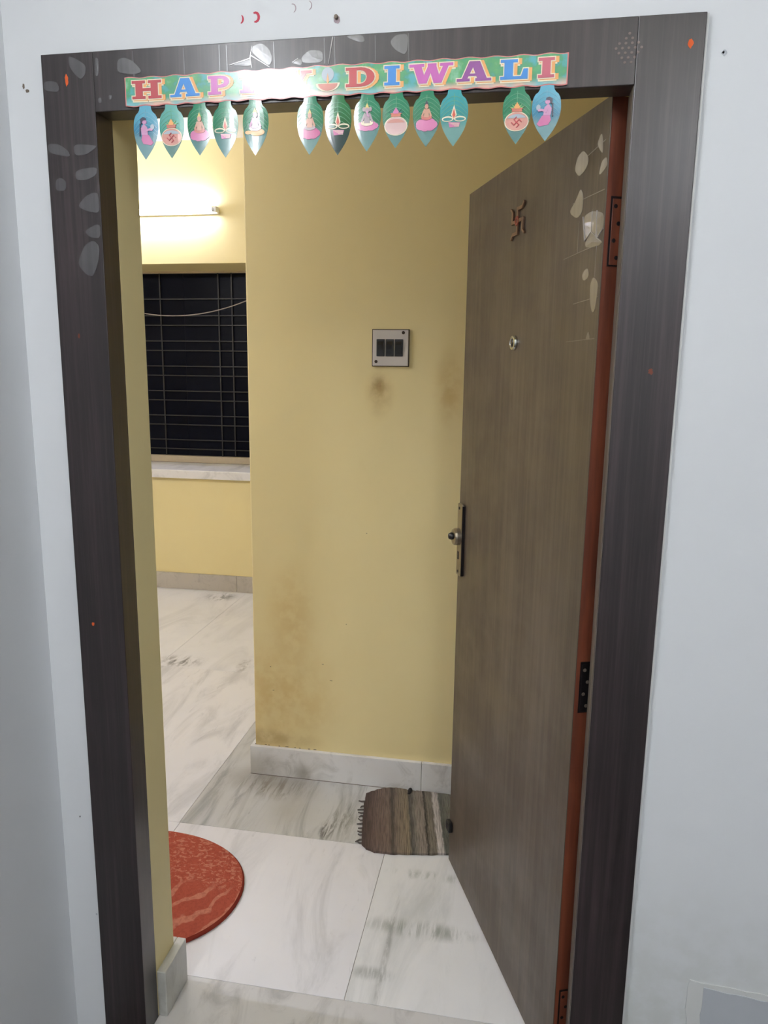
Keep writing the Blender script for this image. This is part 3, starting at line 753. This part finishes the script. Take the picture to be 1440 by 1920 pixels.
def rc(x0, x1, z0, z1): return [(x0, z0), (x1, z0), (x1, z1), (x0, z1)]
def bowl(cx, cz, rx, rz, t, tz, n=10):
    out = []
    for k in range(n):
        a, b = -math.pi/2 + math.pi*k/n, -math.pi/2 + math.pi*(k+1)/n
        out.append([(cx + rx*math.cos(a), cz + rz*math.sin(a)), (cx + rx*math.cos(b), cz + rz*math.sin(b)), (cx + (rx-t)*math.cos(b), cz + (rz-tz)*math.sin(b)), (cx + (rx-t)*math.cos(a), cz + (rz-tz)*math.sin(a))])
    return out
S_ = .15
GLYPH = {
 'H': [rc(.12, .36, 0, 1), rc(.64, .88, 0, 1), rc(.3, .7, .42, .58), rc(0, .45, 0, S_), rc(.55, 1, 0, S_), rc(0, .45, 1-S_, 1), rc(.55, 1, 1-S_, 1)],
 'A': [[(.12, 0), (.27, 0), (.55, 1), (.36, 1)], [(.40, 1), (.66, 1), (.90, 0), (.62, 0)], rc(.3, .7, .26, .38), rc(0, .38, 0, S_*.9), rc(.54, 1, 0, S_*.9)],
 'P': [rc(.14, .44, 0, 1), rc(0, .60, 0, S_), rc(0, .2, 1-S_, 1), rc(.4, .6, 1-S_, 1), rc(.4, .6, .36, .50)] + bowl(.58, .68, .40, .32, .24, .16),
 'Y': [[(.08, 1), (.36, 1), (.62, .45), (.38, .45)], [(.66, 1), (.86, 1), (.62, .45), (.48, .45)], rc(.38, .64, 0, .5), rc(0, .44, 1-S_, 1), rc(.58, 1, 1-S_, 1), rc(.24, .78, 0, S_)],
 'D': [rc(.12, .38, 0, 1), rc(0, .55, 0, S_), rc(0, .55, 1-S_, 1)] + bowl(.52, .5, .48, .5, .27, .16),
 'I': [rc(.24, .76, 0, 1), rc(0, 1, 0, S_), rc(0, 1, 1-S_, 1)],
 'W': [[(.08, 1), (.26, 1), (.40, 0), (.22, 0)], [(.26, 0), (.40, 0), (.56, .95), (.44, .95)], [(.42, 1), (.60, 1), (.74, 0), (.56, 0)], [(.60, 0), (.74, 0), (.92, 1), (.80, 1)], rc(0, .34, 1-S_, 1), rc(.42, .62, 1-S_, 1), rc(.70, 1, 1-S_, 1)],
 'L': [rc(.14, .46, 0, 1), rc(0, .62, 1-S_, 1), rc(0, 1, 0, S_), [(.72, 0), (1, 0), (1, .52), (.84, .52)]],
}
BZ, CH = .0155, .0290
LET = [('H', .173, .227, 'pr_red'), ('A', .243, .297, 'pr_blue'), ('P', .313, .352, 'pr_pink'), ('P', .370, .411, 'pr_purple'), ('Y', .451, .495, 'pr_red'),
       ('D', .553, .601, 'pr_red'), ('I', .617, .642, 'pr_blue'), ('W', .658, .729, 'pr_pink'), ('A', .735, .790, 'pr_purple'), ('L', .804, .847, 'pr_blue'), ('I', .863, .888, 'pr_rose')]
def layer(name, polys, off, mat, parent, back=-.0003):
    bm = bmesh.new()
    for p in polys: prism(bm, p, off, back, gl)
    return obj(name, bm, mat, parent)
for ch, xa, xb, mk in LET:
    polys = [[(xa - .534 + u*(xb - xa), BZ + v*CH) for u, v in p] for p in GLYPH[ch]]
    face = layer('letter', polys, -.0024, M[mk], ban)
    layer('letter_outline', [grow(p, .0017) for p in polys], -.0019, M['cream'], face)
    layer('letter_shadow', [[(x + .0046, z - .0008) for x, z in grow(p, .0022)] for p in polys], -.0015, M['peach'], face)
    layer('letter_glow', [[(x + .0020, z - .0030) for x, z in grow(p, .0020)] for p in polys], -.0014, M['cream'], face)
# little lamp printed between the two words
M['halo'] = P('halo_print', (178, 190, 200)); M['clay'] = P('clay_print', (200, 112, 92)); M['flame'] = P('flame_print', (206, 80, 58))
dx = .5225 - .534
d0 = layer('printed_lamp', [ell(dx, .0235, .0205, .0130, 16, math.pi, 2*math.pi)], -.0019, M['cream'], ban)
layer('lamp_bowl', [ell(dx, .0225, .0165, .0105, 16, math.pi, 2*math.pi)], -.0023, M['clay'], d0)
layer('lamp_halo', [ell(dx, .0365, .0105, .0110, 20)], -.0016, M['halo'], d0)
layer('lamp_flame', [[(dx - .0022, .0260), (dx, .0225), (dx + .0022, .0260), (dx, .0385)]], -.0023, M['peach'], d0)

# leaf pendants
def leafmat(name, top, mid, low):
    n = NT(name)
    z = n.n('ShaderNodeSeparateXYZ', {0: n.coords()}).outputs[2]
    f = n.math('ADD', n.rampf(z, .006, -.088), n.math('MULTIPLY', n.math('SUBTRACT', n.noise(n.coords(), 70, 3), .5), .25))
    c = n.ramp(f, [(.05, srgb(*top)), (.42, srgb(*mid)), (.68, srgb(*low)), (1, srgb(*low))])  # greyed lower end paints the reflected sheen into the leaf colour
    return n.set(Base_Color=c, Roughness=.14, Specular_IOR_Level=.6)
M['lf_green'] = leafmat('leaf_green', (40, 130, 96), (34, 116, 78), (92, 134, 132))
M['lf_pale'] = leafmat('leaf_pale', (110, 180, 172), (84, 158, 144), (112, 148, 142))
M['lf_blue'] = leafmat('leaf_blue', (104, 178, 202), (66, 132, 164), (120, 156, 162))
M['lf_dark'] = leafmat('leaf_dark', (34, 112, 62), (30, 98, 50), (34, 58, 56))
M['lf_teal'] = leafmat('leaf_teal', (60, 160, 168), (44, 138, 140), (110, 156, 152))
M['vein'] = P('vein_print', (104, 176, 138)); M['vein_b'] = P('vein_blue_print', (128, 186, 208))
M['lotus'] = P('lotus_print', (214, 120, 172)); M['lotus_d'] = P('dark_lotus_print', (196, 74, 140)); M['pot'] = P('pot_print', (214, 150, 136)); M['pot_l'] = P('pale_pot_print', (222, 186, 184))
M['hair'] = P('hair_print', (44, 46, 74)); M['gold'] = P('gold_print', (222, 196, 110)); M['greyfig'] = P('grey_figure_print', (172, 152, 160)); M['robe'] = P('robe_print', (206, 110, 104)); M['pinkfig'] = P('pink_figure_print', (214, 156, 196)); M['tealp'] = P('teal_print', (32, 124, 140)); M['lime'] = P('lime_print', (150, 206, 130))
HWP = [(0, .0100), (.10, .0108), (.145, .0125), (.19, .0178), (.26, .0212), (.36, .0226), (.45, .0228), (.55, .0217), (.64, .0196), (.72, .0168), (.80, .0130), (.88, .0082), (.95, .0036), (1.0, .0003)]
def hw(t):
    for (a, x), (b, y) in zip(HWP, HWP[1:]):
        if t <= b: return x + (y - x)*(t - a)/(b - a)
    return .0003
LEAF = [(.1945, 1.8330, 'lf_blue', 'woman'), (.2425, 1.8340, 'lf_pale', 'kalash'), (.2950, 1.8365, 'lf_green', 'lakshmi'), (.3415, 1.8315, 'lf_green', 'diya'), (.3955, 1.8331, 'lf_green', 'greydeity'),
        (.4915, 1.8297, 'lf_green', 'magenta'), (.5395, 1.8281, 'lf_dark', 'diya'), (.5890, 1.8323, 'lf_green', 'ganesha'), (.6370, 1.8364, 'lf_green', 'lotuspot'), (.6875, 1.8362, 'lf_green', 'pinklotus'),
        (.7320, 1.8354, 'lf_teal', 'diya'), (.8325, 1.8357, 'lf_green', 'swastikapot'), (.8785, 1.8388, 'lf_blue', 'woman')]
for li, (X, tip, mk, kind) in enumerate(LEAF):
    xc = X - .534; zt = .0090; zl = tip - ZH; L = zt - zl
    bend = (.0055, .0035, .004, .003, .004, .0058, .003, .004, .0035, .004, .0035, .004, .003)[li]
    tw = random.uniform(-.06, .06)
    def yl(x, z, xc=xc, zt=zt, L=L, bend=bend, tw=tw):
        t = (zt - z)/L
        return gl(xc) - bend*t*t*1.0 + 2.0*(x - xc)**2 + tw*(x - xc)*t
    bm = bmesh.new(); NR, NC = 26, 6; F_, Bk = [], []
    for i in range(NR + 1):
        t = i/NR; z = zt - t*L; h = hw(t)
        F_.append([bm.verts.new((xc + h*(2*j/NC - 1), yl(xc + h*(2*j/NC - 1), z), z)) for j in range(NC + 1)])
        Bk.append([bm.verts.new((xc + h*(2*j/NC - 1), yl(xc + h*(2*j/NC - 1), z) + .0005, z)) for j in range(NC + 1)])
    for i in range(NR):
        for j in range(NC):
            bm.faces.new((F_[i][j], F_[i][j+1], F_[i+1][j+1], F_[i+1][j])); bm.faces.new((Bk[i][j+1], Bk[i][j], Bk[i+1][j], Bk[i+1][j+1]))
        bm.faces.new((F_[i+1][0], Bk[i+1][0], Bk[i][0], F_[i][0])); bm.faces.new((F_[i][NC], Bk[i][NC], Bk[i+1][NC], F_[i+1][NC]))
    bm.faces.new(F_[0][::-1] + Bk[0]); bm.faces.new(F_[-1] + Bk[-1][::-1])
    leaf = obj('leaf_pendant', bm, M[mk], ban, smooth=False)
    vm = M['vein_b'] if mk == 'lf_blue' else M['vein']
    bm = bmesh.new()
    for k in range(6):
        z = zt - L*k*.04 - .010
        prism(bm, [(xc - .0004, z), (xc + .0004, z), (xc + .0004, z - L*.04), (xc - .0004, z - L*.04)], -.0004, .0001, yl)
    for k in range(5):
        z0 = zt - L*(.15 + k*.072)
        for s in (-1, 1):
            for q in range(4):
                u0, u1 = q/4, (q + 1)/4
                f_ = lambda u: (xc + s*u*min(.0205, hw((zt - z0 + .011)/L) - .0008), z0 - .013*u**1.8 + .0000)
                a, b = f_(u0), f_(u1)
                prism(bm, [a, b, (b[0], b[1] - .0007), (a[0], a[1] - .0007)], -.0004, .0001, yl)
    obj('vein', bm, vm, leaf)
    Z = lambda t: zt - L*t
    def lay(name, polys, k, mat):
        bm = bmesh.new()
        for p in polys: prism(bm, p, -.0004 - .0004*k, .0001, yl)
        return obj(name, bm, M[mat] if isinstance(mat, str) else mat, leaf)
    def flower(t, rx, rz, mat, dark=None):
        pet = [ell(xc + math.cos(a)*rx*.55, Z(t) + math.sin(a)*rz*.35, rx*.46, rz*.62, 10) for a in [k*math.tau/7 for k in range(7)]]
        lay('lotus', pet, 1, mat)
        if dark: lay('lotus_centre', [ell(xc, Z(t) + rz*.3, rx*.6, rz*.4, 12)], 2, dark)
    def seated(t, s, body, cloth, crown):
        lay('figure_legs', [ell(xc, Z(t), .0105*s, .0045*s, 14)], 3, cloth)
        lay('figure_arms', [[(xc - .0105*s, Z(t) + .003*s), (xc - .0045*s, Z(t) + .017*s), (xc - .003*s, Z(t) + .013*s), (xc - .0075*s, Z(t) + .001*s)], [(xc + .0105*s, Z(t) + .003*s), (xc + .0045*s, Z(t) + .017*s), (xc + .003*s, Z(t) + .013*s), (xc + .0075*s, Z(t) + .001*s)]], 3, body)
        lay('figure_body', [[(xc - .0050*s, Z(t)), (xc + .0050*s, Z(t)), (xc + .0042*s, Z(t) + .015*s), (xc - .0042*s, Z(t) + .015*s)]], 4, cloth if body == cloth else body)
        lay('figure_head', [ell(xc, Z(t) + .0195*s, .0036*s, .0045*s, 12)], 5, body)
        lay('crown', [[(xc - .0036*s, Z(t) + .0225*s), (xc + .0036*s, Z(t) + .0225*s), (xc, Z(t) + .031*s)]], 5, crown)
    if kind == 'diya':
        lay('flame', [[(xc - .0046, Z(.47)), (xc - .0034, Z(.42)), (xc, Z(.30)), (xc + .0034, Z(.42)), (xc + .0046, Z(.47)), (xc, Z(.535))]], 1, 'cream')
        lay('flame_core', [[(xc - .0026, Z(.475)), (xc, Z(.36)), (xc + .0026, Z(.475)), (xc, Z(.525))]], 2, 'flame')
        for s in (-1, 1):
            o_ = ell(xc + s*.0100, Z(.535), .0096, .0042, 18)
            i_ = ell(xc + s*.0100, Z(.540), .0076, .0023, 18)
            lay('lamp_rim', [o_], 1, 'cream'); lay('lamp_hollow', [i_], 2, mk)
        lay('lamp_bowl', [[(xc - .0085, Z(.59)), (xc + .0105, Z(.60)), (xc + .0085, Z(.67)), (xc - .0065, Z(.68))]], 1, 'lotus')
        lay('bowl_stripe', [[(xc - .008 + a*.003, Z(.60 + .018*a)), (xc + .009, Z(.61 + .018*a)), (xc + .009, Z(.618 + .018*a)), (xc - .008 + a*.003, Z(.605 + .018*a))] for a in range(4)], 2, 'cream')
    elif kind in ('kalash', 'swastikapot', 'lotuspot'):
        pm = 'pot_l' if kind == 'lotuspot' else 'pot'
        lay('pot_outline', [ell(xc, Z(.62), .0192, .0150, 22)], 1, 'cream')
        lay('pot', [ell(xc, Z(.62), .0178, .0136, 22)], 2, pm)
        lay('pot_shoulder', [ell(xc, Z(.585), .0150, .0075, 18, .25, math.pi - .25)], 3, 'halo' if kind != 'lotuspot' else 'pot')
        lay('pot_neck', [[(xc - .0085, Z(.46)), (xc + .0085, Z(.46)), (xc + .0070, Z(.405)), (xc - .0070, Z(.405))], ell(xc, Z(.41), .0095, .0017, 14)], 3, 'clay')
        fan = []
        for a in (-1.15, -.7, -.3, .3, .7, 1.15):
            bx_, bz_ = math.sin(a), math.cos(a)
            fan.append([(xc - .002*bz_, Z(.42) + .002*bx_), (xc + .002*bz_, Z(.42) - .002*bx_), (xc + bx_*.0135, Z(.42) + bz_*.0105)])
        lay('mango_leaves', fan, 2, 'tealp' if kind == 'lotuspot' else 'lime')
        lay('coconut', [[(xc - .0048, Z(.38)), (xc - .004, Z(.41)), (xc + .004, Z(.41)), (xc + .0048, Z(.38)), (xc + .002, Z(.335)), (xc, Z(.30)), (xc - .002, Z(.335))]], 4, 'peach' if kind != 'lotuspot' else 'lotus')
        if kind != 'lotuspot':
            bm = bmesh.new()
            for k in range(4):
                an = k*math.pi/2 + math.pi/4
                R3 = lambda u, v: (xc + (u*math.cos(an) + v*math.sin(an)), Z(.635) + (-u*math.sin(an) + v*math.cos(an)))
                for a, b in (((0, 0), (0, .0062)), ((-.0006, .0057), (.0057, .0057))):
                    A, Bq = R3(*a), R3(*b); T = (Vector(Bq) - Vector(A)).normalized(); N2 = Vector((-T.y, T.x))*.0007
                    prism(bm, [tuple(Vector(A) - N2), tuple(Vector(Bq) - N2), tuple(Vector(Bq) + N2), tuple(Vector(A) + N2)], -.0022, -.0010, yl)
            obj('swastika', bm, M['pr_red'], leaf)
    elif kind == 'woman':
        m_ = 1 if li == 0 else -1
        q = lambda u, t: (xc + u*m_, Z(t))
        lay('figure_skirt', [[q(-.006, .55), q(.006, .56), q(.014, .70), q(.010, .745), q(-.004, .72), q(-.008, .64)]], 1, 'lotus')
        lay('figure_body', [[q(-.007, .56), q(-.0085, .44), q(-.003, .36), q(.003, .42), q(.0045, .56)]], 2, 'pinkfig')
        lay('figure_arms', [[q(-.002, .47), q(.009, .44), q(.0135, .46), q(.0125, .49), q(.006, .485), q(0, .52)]], 3, 'pinkfig')
        lay('figure_head', [[q(-.0065, .34), q(-.0055, .30), q(-.001, .29), q(.0025, .32), q(.0015, .36), q(-.003, .37)]], 3, 'pinkfig')
        lay('hair', [[q(-.0085, .37), q(-.0090, .28), q(-.004, .245), q(.001, .265), q(.0008, .295), q(-.0045, .305), q(-.0065, .36)], [q(-.0105, .36), q(-.0085, .36), q(-.0095, .58), q(-.0110, .58)]], 4, 'hair')
        lay('offering', [ell(xc + .0125*m_, Z(.42), .0035, .0045, 12)], 2, 'halo')
    elif kind == 'lakshmi':
        flower(.63, .018, .0105, 'lotus'); seated(.55, .95, 'skin', 'robe', 'gold')
    elif kind == 'magenta':
        flower(.64, .018, .0105, 'lotus_d'); seated(.55, .95, 'skin', 'greyfig', 'gold')
    elif kind == 'pinklotus':
        flower(.62, .018, .0110, 'lotus'); seated(.50, .85, 'skin', 'robe', 'hair')
    elif kind == 'ganesha':
        flower(.575, .0190, .0085, 'lotus'); seated(.53, 1.0, 'greyfig', 'cream', 'gold')
        lay('ear', [ell(xc - .0052, Z(.30), .0028, .0036, 10), ell(xc + .0052, Z(.30), .0028, .0036, 10)], 4, 'greyfig')
        lay('trunk', [[(xc - .0012, Z(.33)), (xc + .0012, Z(.33)), (xc + .0020, Z(.40)), (xc + .0042, Z(.42)), (xc + .0030, Z(.435)), (xc, Z(.41))]], 6, 'pinkfig')
    elif kind == 'greydeity':
        lay('beast', [ell(xc + .003, Z(.60), .0130, .0060, 16), ell(xc - .0125, Z(.60), .006, .003, 12)], 1, 'peach'); seated(.53, 1.05, 'pinkfig', 'greyfig', 'gold')
